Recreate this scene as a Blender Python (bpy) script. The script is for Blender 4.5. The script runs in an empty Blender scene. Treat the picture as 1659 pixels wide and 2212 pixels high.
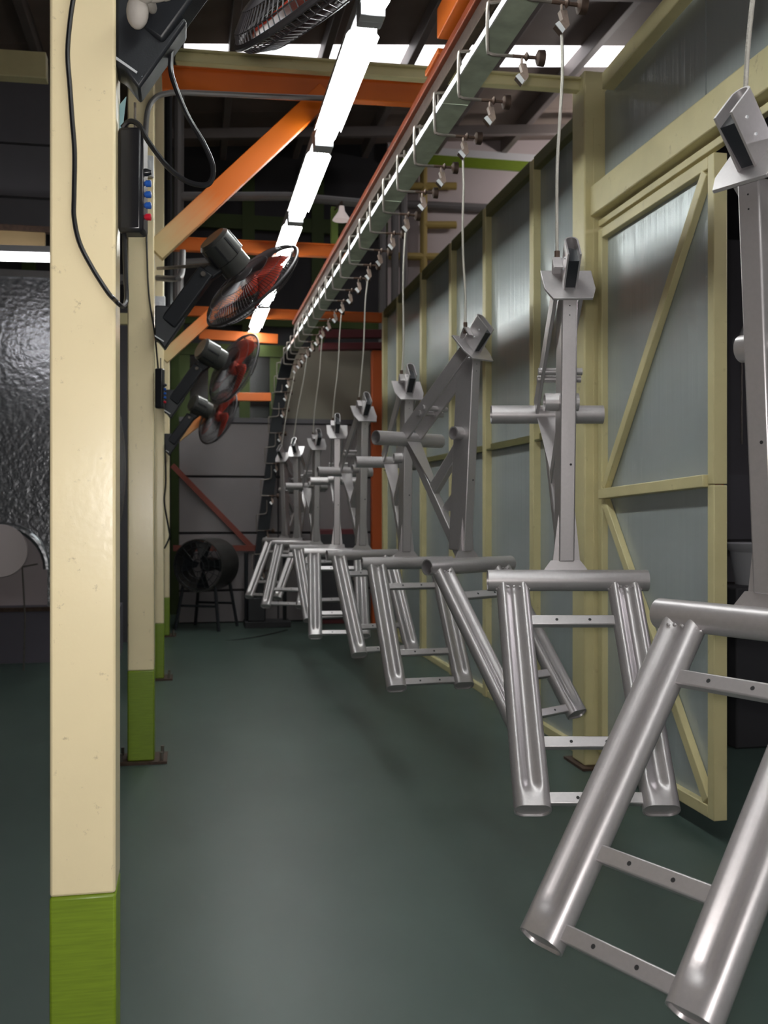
import bpy, math, random
from mathutils import Vector, Matrix
random.seed(7)
C = bpy.context.scene.collection
R = math.radians

# ------------------------------------------------------------------ camera, light, exposure
TH = math.atan((829.5 - 408) / 2150.0)
S, K = math.sin(TH), math.cos(TH)
F, H0, HOR = 2150.0, 1.2, 1098.0
cam_d = bpy.data.cameras.new('camera')
cam = bpy.data.objects.new('camera', cam_d)
C.objects.link(cam)
cam.location = (0, 0, H0)
cam.rotation_euler = (R(90), 0, -TH)
cam_d.sensor_fit = 'VERTICAL'
cam_d.sensor_height = 24
cam_d.lens = 24 * F / 2212
cam_d.shift_y = -(1106 - HOR) / 2212
cam_d.clip_start = 0.02
cam_d.dof.use_dof = True
cam_d.dof.focus_distance = 2.3
cam_d.dof.aperture_fstop = 4.5
sc = bpy.context.scene
sc.camera = cam
sc.view_settings.view_transform = 'Standard'
sc.view_settings.look = 'None'
sc.view_settings.exposure = 0.5
sc.view_settings.gamma = 1.0
sc.view_settings.use_curve_mapping = False
w = bpy.data.worlds.new('sky')
sc.world = w
w.use_nodes = True
w.node_tree.nodes['Background'].inputs[0].default_value = (0.75, 0.85, 1.0, 1)
w.node_tree.nodes['Background'].inputs[1].default_value = 1.0
TUBE_POWER = 17.0
# flash of the camera
fl = bpy.data.lights.new('camera_flash', 'AREA')
fl.shape = 'DISK'
fl.size = 0.05
fl.energy = 18.0
fl.color = (1.0, 0.95, 0.92)
flo = bpy.data.objects.new('camera_flash', fl)
C.objects.link(flo)
flo.location = (-0.03, -0.01, H0 + 0.03)
flo.rotation_euler = (R(90), 0, -TH)


def P(u, v, d):
    a = (u - 829.5) / F
    return Vector((d * (S + a * K), d * (K - a * S), H0 + (HOR - v) / F * d))


def PX(u, v, X):
    a = (u - 829.5) / F
    return P(u, v, X / (S + a * K))


def PY(u, v, Y):
    a = (u - 829.5) / F
    return P(u, v, Y / (K - a * S))


# ------------------------------------------------------------------ materials
def mat(name, col, rough=0.5, metal=0.0, var=0.0, vscale=8.0, bump=0.0, bscale=40.0, emit=None, estr=0.0,
        dirt=None, dirt_amt=0.0, dscale=3.0, stretch=None, alpha=1.0, coat=0.0, trans=0.0):
    m = bpy.data.materials.new(name)
    m.use_nodes = True
    nt = m.node_tree
    b = nt.nodes['Principled BSDF']
    b.inputs['Base Color'].default_value = (*col, 1)
    b.inputs['Roughness'].default_value = rough
    b.inputs['Metallic'].default_value = metal
    b.inputs['Coat Weight'].default_value = coat
    b.inputs['Transmission Weight'].default_value = trans
    b.inputs['Alpha'].default_value = alpha
    tc = nt.nodes.new('ShaderNodeTexCoord')
    src = tc.outputs['Object']
    if stretch:
        mp = nt.nodes.new('ShaderNodeMapping')
        mp.inputs['Scale'].default_value = stretch
        nt.links.new(src, mp.inputs['Vector'])
        src = mp.outputs['Vector']
    last = None
    if var > 0:
        n = nt.nodes.new('ShaderNodeTexNoise')
        n.inputs['Scale'].default_value = vscale
        n.inputs['Detail'].default_value = 4
        nt.links.new(src, n.inputs['Vector'])
        mr = nt.nodes.new('ShaderNodeMapRange')
        mr.inputs['From Min'].default_value = 0.3
        mr.inputs['From Max'].default_value = 0.7
        mr.inputs['To Min'].default_value = 1 - var
        mr.inputs['To Max'].default_value = 1 + var
        nt.links.new(n.outputs['Fac'], mr.inputs['Value'])
        mx = nt.nodes.new('ShaderNodeVectorMath')
        mx.operation = 'SCALE'
        mx.inputs[0].default_value = col
        nt.links.new(mr.outputs['Result'], mx.inputs['Scale'])
        last = mx.outputs['Vector']
    if dirt:
        n = nt.nodes.new('ShaderNodeTexNoise')
        n.inputs['Scale'].default_value = dscale
        n.inputs['Detail'].default_value = 8
        n.inputs['Roughness'].default_value = 0.7
        nt.links.new(src, n.inputs['Vector'])
        mr = nt.nodes.new('ShaderNodeMapRange')
        mr.inputs['From Min'].default_value = 0.62
        mr.inputs['From Max'].default_value = 0.72
        mr.inputs['To Max'].default_value = dirt_amt
        nt.links.new(n.outputs['Fac'], mr.inputs['Value'])
        mx = nt.nodes.new('ShaderNodeMix')
        mx.data_type = 'RGBA'
        nt.links.new(mr.outputs['Result'], mx.inputs['Factor'])
        if last:
            nt.links.new(last, mx.inputs['A'])
        else:
            mx.inputs['A'].default_value = (*col, 1)
        mx.inputs['B'].default_value = (*dirt, 1)
        last = mx.outputs['Result']
    if last:
        nt.links.new(last, b.inputs['Base Color'])
    if bump > 0:
        n = nt.nodes.new('ShaderNodeTexNoise')
        n.inputs['Scale'].default_value = bscale
        n.inputs['Detail'].default_value = 3
        nt.links.new(src, n.inputs['Vector'])
        bp = nt.nodes.new('ShaderNodeBump')
        bp.inputs['Strength'].default_value = bump
        bp.inputs['Distance'].default_value = 0.01
        nt.links.new(n.outputs['Fac'], bp.inputs['Height'])
        nt.links.new(bp.outputs['Normal'], b.inputs['Normal'])
    if emit:
        b.inputs['Emission Color'].default_value = (*emit, 1)
        b.inputs['Emission Strength'].default_value = estr
    return m


M = {}
M['silver'] = mat('silver_paint', (0.455, 0.432, 0.438), 0.38, 0.65, var=0.03, vscale=120, bump=0.02, bscale=500)
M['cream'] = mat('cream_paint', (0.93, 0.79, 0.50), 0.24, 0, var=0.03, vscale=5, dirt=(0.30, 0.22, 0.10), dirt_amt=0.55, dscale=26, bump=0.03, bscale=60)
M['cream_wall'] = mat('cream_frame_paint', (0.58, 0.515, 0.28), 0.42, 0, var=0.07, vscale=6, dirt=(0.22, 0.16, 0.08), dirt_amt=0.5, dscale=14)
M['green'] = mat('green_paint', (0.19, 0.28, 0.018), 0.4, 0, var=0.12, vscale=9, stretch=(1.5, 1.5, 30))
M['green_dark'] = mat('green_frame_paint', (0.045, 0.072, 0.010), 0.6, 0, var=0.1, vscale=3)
M['olive_shade'] = mat('olive_rail_shade', (0.125, 0.118, 0.042), 0.5, 0, var=0.08, vscale=6)  # dark olive rails; the top rails' shade is put into this colour
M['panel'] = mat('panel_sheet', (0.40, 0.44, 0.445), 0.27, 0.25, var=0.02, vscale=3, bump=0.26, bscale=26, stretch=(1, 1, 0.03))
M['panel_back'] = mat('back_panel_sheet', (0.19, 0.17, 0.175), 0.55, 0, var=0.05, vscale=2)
M['pinkwall'] = mat('pale_wall_paint', (0.62, 0.54, 0.54), 0.7, 0, var=0.04, vscale=1.5)
M['floor'] = mat('green_floor_paint', (0.052, 0.080, 0.068), 0.42, 0, var=0.14, vscale=2.2, bump=0.12, bscale=5, dirt=(0.085, 0.10, 0.09), dirt_amt=0.35, dscale=5, stretch=(1, 0.5, 1))
M['orange'] = mat('orange_paint', (0.62, 0.13, 0.012), 0.42, 0, var=0.08, vscale=5)
M['redbrown'] = mat('red_rail_paint', (0.26, 0.045, 0.012), 0.45, 0, var=0.2, vscale=9)
M['brickred'] = mat('brick_red_paint', (0.17, 0.028, 0.014), 0.5)
M['maroon'] = mat('maroon_paint', (0.10, 0.012, 0.016), 0.5, 0, var=0.1, vscale=5)
M['tray'] = mat('tray_galvanised', (0.50, 0.56, 0.45), 0.5, 0.1, var=0.18, vscale=14)
M['traylip'] = mat('tray_lip_metal', (0.72, 0.74, 0.76), 0.3, 0.3)
M['rod'] = mat('rod_steel', (0.21, 0.185, 0.165), 0.35, 0.6, var=0.15, vscale=40)
M['rust'] = mat('rusty_steel', (0.075, 0.045, 0.032), 0.6, 0.35, var=0.3, vscale=40)
M['clip'] = mat('clip_steel', (0.24, 0.18, 0.15), 0.4, 0.4, var=0.3, vscale=50)
M['cable'] = mat('wire_rope', (0.40, 0.38, 0.34), 0.5, 0.4, bump=0.3, bscale=300)
M['black'] = mat('black_plastic', (0.012, 0.012, 0.015), 0.28, 0)
M['blackmatt'] = mat('black_powder_coat_and_shade', (0.014, 0.016, 0.020), 0.42, 0, bump=0.05, bscale=300)
M['rubber'] = mat('black_rubber', (0.012, 0.012, 0.014), 0.32, 0)
M['guard'] = mat('guard_wire', (0.06, 0.055, 0.06), 0.4, 0.3)
M['blade'] = mat('red_blade_plastic', (0.46, 0.05, 0.028), 0.35, 0)
M['motor'] = mat('motor_grey', (0.045, 0.045, 0.043), 0.35, 0.1)
M['knobgrey'] = mat('pale_grey_knob', (0.46, 0.42, 0.38), 0.7, 0, bump=0.1, bscale=80)
M['white'] = mat('white_plastic', (0.72, 0.72, 0.74), 0.4)
M['greypipe'] = mat('grey_pipe', (0.20, 0.19, 0.19), 0.35, 0.2, var=0.06, vscale=5)
M['roof'] = mat('roof_sheet', (0.24, 0.19, 0.165), 0.6, 0.0, var=0.15, vscale=2)
M['rafter'] = mat('rafter_steel', (0.22, 0.19, 0.18), 0.5, 0.1, var=0.1, vscale=3)
M['dark'] = mat('dark_interior', (0.035, 0.034, 0.038), 0.75, 0, var=0.2, vscale=1.2)
M['darkgrey'] = mat('dark_grey_paint', (0.10, 0.095, 0.105), 0.7, 0, var=0.12, vscale=1.3)
M['navy'] = mat('navy_base_paint', (0.12, 0.11, 0.14), 0.6)
M['foil'] = mat('embossed_aluminium', (0.36, 0.37, 0.39), 0.27, 0.8, var=0.12, vscale=2, bump=0.55, bscale=22)
M['hollow'] = mat('bare_hole', (0.012, 0.012, 0.013), 0.7)
M['blue'] = mat('blue_button', (0.02, 0.10, 0.42), 0.3)
M['red'] = mat('red_button', (0.50, 0.01, 0.03), 0.3)
M['teal'] = mat('pale_blue_card', (0.28, 0.47, 0.52), 0.7)
M['wood'] = mat('tan_board', (0.30, 0.21, 0.10), 0.6, 0, var=0.08, vscale=4)
M['yellowpipe'] = mat('yellow_rail_paint', (0.45, 0.33, 0.10), 0.5)
M['glass'] = mat('window_dark_glass', (0.004, 0.005, 0.005), 0.2)
M['basin'] = mat('grey_basin', (0.42, 0.42, 0.44), 0.5)
M['reflector'] = mat('white_reflector', (0.80, 0.80, 0.80), 0.4)
M['housing'] = mat('lamp_housing', (0.35, 0.35, 0.37), 0.5)
M['tube'] = mat('lit_tube', (1, 1, 1), 0.5, emit=(0.96, 1.0, 0.97), estr=TUBE_POWER)
M['tube_far'] = mat('lit_tube_hall', (1, 1, 1), 0.5, emit=(1, 0.98, 1.0), estr=12)
M['booth_fill_tube'] = mat('lit_fill_tube_booth', (1, 1, 1), 0.5, emit=(1, 0.96, 1.0), estr=80)
M['sky'] = mat('skylight_and_fill_sheet', (0.9, 0.9, 0.9), 0.5, emit=(1.0, 0.97, 1.0), estr=1.6)


def overspray(name, base, over, axis_from, axis_to):
    """orange paint with a coat of cream overspray near the column end (object x)"""
    m = mat(name, base, 0.42)
    nt = m.node_tree
    tc = nt.nodes.new('ShaderNodeTexCoord')
    sp = nt.nodes.new('ShaderNodeSeparateXYZ')
    nt.links.new(tc.outputs['Object'], sp.inputs[0])
    n = nt.nodes.new('ShaderNodeTexNoise')
    n.inputs['Scale'].default_value = 6
    ad = nt.nodes.new('ShaderNodeMath')
    ad.operation = 'MULTIPLY_ADD'
    ad.inputs[1].default_value = 0.12
    nt.links.new(n.outputs['Fac'], ad.inputs[0])
    nt.links.new(sp.outputs['X'], ad.inputs[2])
    mr = nt.nodes.new('ShaderNodeMapRange')
    mr.inputs['From Min'].default_value = axis_from
    mr.inputs['From Max'].default_value = axis_to
    nt.links.new(ad.outputs[0], mr.inputs['Value'])
    mx = nt.nodes.new('ShaderNodeMix')
    mx.data_type = 'RGBA'
    mx.inputs['A'].default_value = (*over, 1)
    mx.inputs['B'].default_value = (*base, 1)
    nt.links.new(mr.outputs['Result'], mx.inputs['Factor'])
    nt.links.new(mx.outputs['Result'], nt.nodes['Principled BSDF'].inputs['Base Color'])
    return m


M['orange_spray'] = overspray('orange_paint_with_cream_overspray', (0.78, 0.165, 0.006), (0.66, 0.50, 0.24), 0.10, 0.48)


# ------------------------------------------------------------------ mesh builder
class MB:
    def __init__(s):
        s.v, s.f = [], []

    def add(s, vs, fs):
        b = len(s.v)
        s.v += [Vector(x) for x in vs]
        s.f += [[i + b for i in f] for f in fs]
        return s

    def box(s, a, b):
        x0, y0, z0 = a
        x1, y1, z1 = b
        vs = [(x0, y0, z0), (x1, y0, z0), (x1, y1, z0), (x0, y1, z0), (x0, y0, z1), (x1, y0, z1), (x1, y1, z1), (x0, y1, z1)]
        return s.add(vs, [(0, 3, 2, 1), (4, 5, 6, 7), (0, 1, 5, 4), (1, 2, 6, 5), (2, 3, 7, 6), (3, 0, 4, 7)])

    def beam(s, p0, p1, wd, ht, side=None):
        """rectangular bar; wd along `side`, ht along the other normal"""
        p0, p1 = Vector(p0), Vector(p1)
        d = (p1 - p0).normalized()
        if side is None:
            side = Vector((0, 0, 1)) if abs(d.z) < 0.95 else Vector((1, 0, 0))
            side = d.cross(side)
        side = Vector(side)
        side = (side - d * side.dot(d)).normalized()
        up = side.cross(d).normalized()
        q = [(-1, -1), (1, -1), (1, 1), (-1, 1)]
        vs = [p + side * (a * wd / 2) + up * (b * ht / 2) for p in (p0, p1) for a, b in q]
        return s.add(vs, [(3, 2, 1, 0), (4, 5, 6, 7), (0, 1, 5, 4), (1, 2, 6, 5), (2, 3, 7, 6), (3, 0, 4, 7)])

    def sweep(s, pts, prof, side=None, cap=True, closed=True):
        """sweep 2-D profile (a along side, b along up) on a polyline"""
        pts = [Vector(p) for p in pts]
        n, m = len(pts), len(prof)
        vs = []
        prev = None
        for i, p in enumerate(pts):
            d = (pts[min(i + 1, n - 1)] - pts[max(i - 1, 0)]).normalized()
            if prev is None:
                sd = Vector(side) if side is not None else d.orthogonal()
            else:
                sd = prev
            sd = (sd - d * sd.dot(d)).normalized()
            prev = sd
            up = sd.cross(d)
            vs += [p + sd * a + up * b for a, b in prof]
        fs = []
        mm = m if closed else m - 1
        for i in range(n - 1):
            for j in range(mm):
                k = (j + 1) % m
                fs.append((i * m + j, i * m + k, (i + 1) * m + k, (i + 1) * m + j))
        if cap and closed:
            fs.append(tuple(range(m - 1, -1, -1)))
            fs.append(tuple((n - 1) * m + j for j in range(m)))
        return s.add(vs, fs)

    def tube(s, pts, r, n=10, cap=True):
        return s.sweep(pts, [(r * math.cos(2 * math.pi * i / n), r * math.sin(2 * math.pi * i / n)) for i in range(n)], cap=cap)

    def ring(s, p0, p1, r0, r1, n=24):
        """hollow tube with wall"""
        p0, p1 = Vector(p0), Vector(p1)
        d = (p1 - p0).normalized()
        a = d.orthogonal().normalized()
        b = d.cross(a)
        vs = []
        for p, r in ((p0, r0), (p1, r0), (p1, r1), (p0, r1)):
            vs += [p + (a * math.cos(2 * math.pi * i / n) + b * math.sin(2 * math.pi * i / n)) * r for i in range(n)]
        fs = []
        for k in range(4):
            for i in range(n):
                j = (i + 1) % n
                kk = (k + 1) % 4
                fs.append((k * n + i, k * n + j, kk * n + j, kk * n + i))
        return s.add(vs, fs)

    def lathe(s, p0, axis, prof, n=24, cap=True):
        p0, d = Vector(p0), Vector(axis).normalized()
        a = d.orthogonal().normalized()
        b = d.cross(a)
        vs = []
        for r, h in prof:
            vs += [p0 + d * h + (a * math.cos(2 * math.pi * i / n) + b * math.sin(2 * math.pi * i / n)) * r for i in range(n)]
        fs = []
        for k in range(len(prof) - 1):
            for i in range(n):
                j = (i + 1) % n
                fs.append((k * n + i, k * n + j, (k + 1) * n + j, (k + 1) * n + i))
        if cap:
            fs.append(tuple(range(n - 1, -1, -1)))
            fs.append(tuple((len(prof) - 1) * n + i for i in range(n)))
        return s.add(vs, fs)

    def prism(s, poly, ex):
        """closed 3-D polygon extruded by vector ex"""
        n = len(poly)
        ex = Vector(ex)
        p = [Vector(q) for q in poly]
        vs = p + [q + ex for q in p]
        fs = [tuple(range(n - 1, -1, -1)), tuple(range(n, 2 * n))]
        fs += [(i, (i + 1) % n, n + (i + 1) % n, n + i) for i in range(n)]
        return s.add(vs, fs)

    def ellipsoid(s, c, rad, n=16, m=10):
        c = Vector(c)
        vs, fs = [], []
        for j in range(m + 1):
            t = math.pi * j / m
            for i in range(n):
                a = 2 * math.pi * i / n
                vs.append(c + Vector((rad[0] * math.sin(t) * math.cos(a), rad[1] * math.sin(t) * math.sin(a), rad[2] * math.cos(t))))
        for j in range(m):
            for i in range(n):
                k = (i + 1) % n
                fs.append((j * n + i, (j + 1) * n + i, (j + 1) * n + k, j * n + k))
        return s.add(vs, fs)

    def build(s, name, m, parent=None, world=True, bevel=0.0, smooth=True, angle=35):
        me = bpy.data.meshes.new(name)
        me.from_pydata([tuple(v) for v in s.v], [], s.f)
        me.validate()
        import bmesh
        bm = bmesh.new()
        bm.from_mesh(me)
        bmesh.ops.remove_doubles(bm, verts=bm.verts, dist=1e-6)
        bmesh.ops.recalc_face_normals(bm, faces=bm.faces)
        bm.to_mesh(me)
        bm.free()
        if smooth:
            for p in me.polygons:
                p.use_smooth = True
            me.set_sharp_from_angle(angle=R(angle))
        me.materials.append(M[m] if isinstance(m, str) else m)
        o = bpy.data.objects.new(name, me)
        C.objects.link(o)
        if bevel > 0:
            md = o.modifiers.new('bevel', 'BEVEL')
            md.width = bevel
            md.segments = 2
            md.limit_method = 'ANGLE'
            md.harden_normals = False
        if parent is not None:
            o.parent = parent
            if world and parent.type == 'EMPTY':
                pm = Matrix.Translation(parent.location) @ parent.rotation_euler.to_matrix().to_4x4()
                o.matrix_parent_inverse = pm.inverted()
        return o


def tag(o, label, cat, group=None):
    o['label'] = label
    o['category'] = cat
    if group:
        o['group'] = group
    return o


def thing(name, label, cat, loc=(0, 0, 0), rotz=0.0, group=None):
    o = bpy.data.objects.new(name, None)
    C.objects.link(o)
    o.empty_display_size = 0.1
    o.location = loc
    o.rotation_euler = (0, 0, rotz)
    return tag(o, label, cat, group)


def struct(name, loc=(0, 0, 0)):
    o = bpy.data.objects.new(name, None)
    C.objects.link(o)
    o.location = loc
    o['kind'] = 'structure'
    return o


def dup(o, parent=None):
    c = o.copy()
    C.objects.link(c)
    if parent is not None:
        c.parent = parent
    for ch in list(o.children):
        dup(ch, c)
    return c


def spline(pts, n=8):
    pts = [Vector(p) for p in pts]
    out = []
    for i in range(len(pts) - 1):
        p0, p1, p2, p3 = pts[max(i - 1, 0)], pts[i], pts[i + 1], pts[min(i + 2, len(pts) - 1)]
        for k in range(n):
            t = k / n
            out.append(0.5 * ((2 * p1) + (p2 - p0) * t + (2 * p0 - 5 * p1 + 4 * p2 - p3) * t * t + (3 * p1 - p0 - 3 * p2 + p3) * t ** 3))
    out.append(pts[-1])
    return out


# ------------------------------------------------------------------ setting: floor, roof, outer walls
fo = MB().box((-7, -5, -0.2), (6, 15, 0)).build('floor', 'floor')
fo['kind'] = 'structure'

XW = 1.888                     # aisle face of the panel wall on the right
YB = 10.55                     # end wall of the aisle
YF = 11.5                      # far gable wall


def roof_z(x, y):
    return 5.42 + 0.085 * (x - 1.2)


ce = struct('ceiling', (0, 0, 5.4))
y_s0, y_s1 = PY(880, 140, 9.0).y, 9.0
# strip of skylight: between rows y0 and y1
ys0, ys1 = 9.0, 9.46


def roof_slab(name, x0, x1, y0, y1, m, parent, th=0.05):
    a = [(x0, y0, roof_z(x0, y0)), (x1, y0, roof_z(x1, y0)), (x1, y1, roof_z(x1, y1)), (x0, y1, roof_z(x0, y1))]
    return MB().prism(a, (0, 0, th)).build(name, m, parent, smooth=False)


XRF = (-0.12, 0.38, 1.21, 2.03, 2.87, 3.72, 4.30)
for (yb, ye) in ((-5.0, -2.4), (-1.94, 1.6), (2.06, 5.3), (5.76, ys0), (ys1, 12.7)):
    nn = max(1, round((ye - yb) / 1.0))
    for k in range(nn):
        y0 = yb + k * (ye - yb) / nn
        roof_slab('roof_sheet', -7, 6, y0, y0 + (ye - yb) / nn - 0.006, 'roof', ce)
for yb in (-2.4, 1.6, 5.3, ys0):  # all but the last strip are unseen, added for ambient light
    roof_slab('roof_sheet', -7, XRF[0], yb, yb + 0.46, 'roof', ce)
    roof_slab('roof_sheet', XRF[-1], 6, yb, yb + 0.46, 'roof', ce)
    for i in range(6):
        roof_slab('skylight_and_fill_pane', XRF[i], XRF[i + 1], yb, yb + 0.46, 'sky', ce, 0.02)
for x in (-3.8, -2.9, -2.1, -1.28, -0.46, 0.38, 1.21, 2.03, 2.87, 3.72, 4.55):
    z = roof_z(x, 0)
    MB().box((x - 0.035, -5, z - 0.16), (x + 0.035, 12.5, z - 0.005)).build('rafter', 'rafter', ce, bevel=0.004)
for y in (1.2, 3.9, 7.6, 10.6):
    a = Vector((-7, y, roof_z(-7, y) - 0.21))
    b = Vector((6, y, roof_z(6, y) - 0.21))
    MB().beam(a, b, 0.07, 0.10, (0, 1, 0)).build('purlin', 'rafter', ce)

o = MB().box((-7.1, -5, 0), (-7, 15, 6)).build('wall_left', 'darkgrey')
o['kind'] = 'structure'
o = MB().box((-7, -5.1, 0), (6, -5, 6)).build('wall_front', 'darkgrey')
o['kind'] = 'structure'
o = MB().box((6, -5, 0), (6.1, 15, 6.2)).build('wall_outer', 'darkgrey')
o['kind'] = 'structure'

# far gable wall: pale render with a green band, dark glazed half on the left
wf = struct('wall_far', (0, YF, 0))
MB().box((-7, YF + 0.05, 0), (2.3, YF + 0.2, 6)).build('dark_cladding', 'dark', wf)
MB().box((2.3, YF, 0), (6, YF + 0.2, 6)).build('pale_wall', 'pinkwall', wf)
gz = [PY(960, v, YF).z for v in (322, 338, 360)]
MB().box((2.3, YF - 0.03, gz[1]), (6, YF, gz[0])).build('white_band', 'white', wf)
MB().box((2.3, YF - 0.03, gz[2]), (6, YF, gz[1])).build('green_band', 'green', wf)
for i in range(6):
    x = -2.6 + i * 0.8
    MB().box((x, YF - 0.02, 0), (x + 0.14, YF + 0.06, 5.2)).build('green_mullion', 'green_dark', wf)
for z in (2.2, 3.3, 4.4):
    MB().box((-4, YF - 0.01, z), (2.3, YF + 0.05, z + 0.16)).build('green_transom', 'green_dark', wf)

# end wall of the aisle: rows of grey sheets with dark joints, dark glazing above
wb = struct('wall_back', (0.4, YB, 0))
xl, xrr = -0.1, 1.92
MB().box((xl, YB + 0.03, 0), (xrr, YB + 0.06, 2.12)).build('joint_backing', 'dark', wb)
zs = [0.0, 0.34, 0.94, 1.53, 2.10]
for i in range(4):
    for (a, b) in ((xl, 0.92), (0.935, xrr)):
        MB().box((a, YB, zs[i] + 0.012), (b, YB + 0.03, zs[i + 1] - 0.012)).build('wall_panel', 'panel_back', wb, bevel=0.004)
MB().box((xl, YB - 0.015, 2.10), (xrr, YB + 0.05, 2.15)).build('top_rail', 'darkgrey', wb)
for i, x in enumerate((-0.1, 0.2, 0.52, 0.84)):
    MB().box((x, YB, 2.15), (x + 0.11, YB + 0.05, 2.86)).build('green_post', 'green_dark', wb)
for i, x in enumerate((0.01, 0.31, 0.63)):
    MB().box((x, YB + 0.02, 2.15), (x + 0.21, YB + 0.03, 2.80)).build('window_pane', 'glass', wb)
MB().box((-0.1, YB - 0.01, 2.80), (1.0, YB + 0.05, 2.92)).build('green_lintel', 'green_dark', wb)
MB().box((0.95, YB + 0.01, 2.15), (xrr, YB + 0.05, 2.92)).build('beige_panel', mat('beige_sheet', (0.20, 0.18, 0.14), 0.6), wb)

# ------------------------------------------------------------------ right wall of grey sheets in a cream steel frame
wr = struct('wall_right', (XW, 6, 0))
us = [1292, 1165, 1060, 985, 920, 868, 836]
Ym = [PX(u, 1000, XW).y for u in us]
ZT = 3.08
for i in range(len(Ym) - 1):
    y0, y1 = Ym[i], Ym[i + 1]
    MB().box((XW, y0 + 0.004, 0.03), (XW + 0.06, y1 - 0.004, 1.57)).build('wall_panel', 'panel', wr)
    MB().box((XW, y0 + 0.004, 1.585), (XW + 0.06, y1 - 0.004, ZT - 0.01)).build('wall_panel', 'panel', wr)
    MB().box((XW - 0.035, y0 + 0.045 if i else y0 + 0.07, 1.565), (XW - 0.001, y1 - 0.02, 1.575)).box((XW - 0.006, y0 + 0.045, 1.575), (XW - 0.001, y1 - 0.02, 1.61)).build('rail_angle', 'olive_shade', wr)
    MB().box((XW - 0.04, y0 + 0.045, ZT - 0.03), (XW + 0.06, y1 - 0.02, ZT + 0.04)).build('top_rail', 'olive_shade', wr, bevel=0.004)
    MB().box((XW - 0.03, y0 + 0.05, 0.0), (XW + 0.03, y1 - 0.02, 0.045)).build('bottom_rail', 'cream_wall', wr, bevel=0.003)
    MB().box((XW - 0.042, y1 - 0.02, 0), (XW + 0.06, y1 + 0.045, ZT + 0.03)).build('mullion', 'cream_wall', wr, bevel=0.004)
# section above the doorway, nearer the camera
yp = Ym[0]
pa = PX(1320, 178, XW - 0.01)
pb = PX(1530, -66, XW - 0.01)
pb2 = pa + (pb - pa) * 2.2
def zr(y_):
    return pa.z + (pb.z - pa.z) * (y_ - pa.y) / (pb.y - pa.y)
for (a, b) in ((1.35, PX(1525, 100, XW).y - 0.004), (PX(1525, 100, XW).y + 0.004, yp - 0.08)):
    MB().prism([(XW, a, 2.66), (XW, b, 2.66), (XW, b, zr(b)), (XW, a, zr(a))], (0.06, 0, 0)).build('wall_panel', 'panel', wr)
MB().beam(pa, pb2, 0.09, 0.075, (1, 0, 0)).build('top_rail', 'cream_wall', wr, bevel=0.004)
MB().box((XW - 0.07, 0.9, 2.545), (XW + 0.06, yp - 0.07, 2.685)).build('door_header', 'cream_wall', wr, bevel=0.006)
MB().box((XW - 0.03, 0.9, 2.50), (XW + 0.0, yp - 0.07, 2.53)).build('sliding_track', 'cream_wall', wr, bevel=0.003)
MB().box((XW, -3.5, 0.02), (XW + 0.06, 1.1, 3.3)).build('wall_panel', 'panel', wr)
MB().box((XW - 0.04, 1.05, 0), (XW + 0.06, 1.17, 3.25)).build('mullion', 'cream_wall', wr, bevel=0.004)

post = thing('door_post', 'thick cream square post between the panel wall and the doorway', 'post', (XW - 0.04, yp, 0))
MB().box((XW - 0.10, yp - 0.075, 0.012), (XW + 0.05, yp + 0.075, 3.22)).build('shaft', 'cream_wall', post, bevel=0.008)
MB().box((XW - 0.125, yp - 0.12, 0), (XW + 0.09, yp + 0.12, 0.012)).build('base_plate', 'rust', post)
MB().box((XW - 0.055, yp - 0.078, 0.3), (XW - 0.049, yp - 0.0745, 3.0)).build('seam_strip', 'cream_wall', post)
for z in (0.35, 0.75, 1.2, 1.62, 1.98, 2.3, 2.52):
    MB().tube([(XW + 0.03, yp - 0.074, z), (XW + 0.03, yp - 0.081, z)], 0.006, 8).build('rivet', 'rod', post)

# door leaf
XD = XW - 0.02
dl = struct('door_1', (XD, 4, 0.08))
yd0, yd1 = PX(1552, 1000, XD).y, yp - 0.085
zd0, zd1 = 0.075, 2.48
MB().box((XD + 0.012, yd0 + 0.03, zd0 + 0.03), (XD + 0.03, yd1 - 0.02, 1.285)).build('door_panel', 'panel', dl)
MB().box((XD + 0.012, yd0 + 0.03, 1.295), (XD + 0.03, yd1 - 0.02, zd1 - 0.03)).build('door_panel', 'panel', dl)
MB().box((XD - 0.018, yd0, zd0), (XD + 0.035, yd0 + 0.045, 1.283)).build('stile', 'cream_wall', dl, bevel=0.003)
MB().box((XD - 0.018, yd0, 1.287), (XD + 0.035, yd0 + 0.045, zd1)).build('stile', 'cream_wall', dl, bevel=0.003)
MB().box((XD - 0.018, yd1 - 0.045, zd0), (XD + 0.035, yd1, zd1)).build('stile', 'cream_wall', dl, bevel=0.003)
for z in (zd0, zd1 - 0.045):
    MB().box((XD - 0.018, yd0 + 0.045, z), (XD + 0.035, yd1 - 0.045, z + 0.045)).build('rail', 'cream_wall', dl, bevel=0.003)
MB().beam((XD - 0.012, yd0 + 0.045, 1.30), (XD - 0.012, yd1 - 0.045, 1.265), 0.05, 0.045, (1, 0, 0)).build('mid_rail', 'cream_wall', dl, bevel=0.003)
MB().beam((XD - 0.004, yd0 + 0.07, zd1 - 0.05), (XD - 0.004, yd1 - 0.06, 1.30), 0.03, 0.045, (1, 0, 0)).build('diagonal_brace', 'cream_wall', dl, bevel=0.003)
MB().beam((XD - 0.004, yd1 - 0.06, 1.23), (XD - 0.004, yd0 + 0.06, zd0 + 0.06), 0.03, 0.045, (1, 0, 0)).build('diagonal_brace', 'cream_wall', dl, bevel=0.003)

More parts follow.
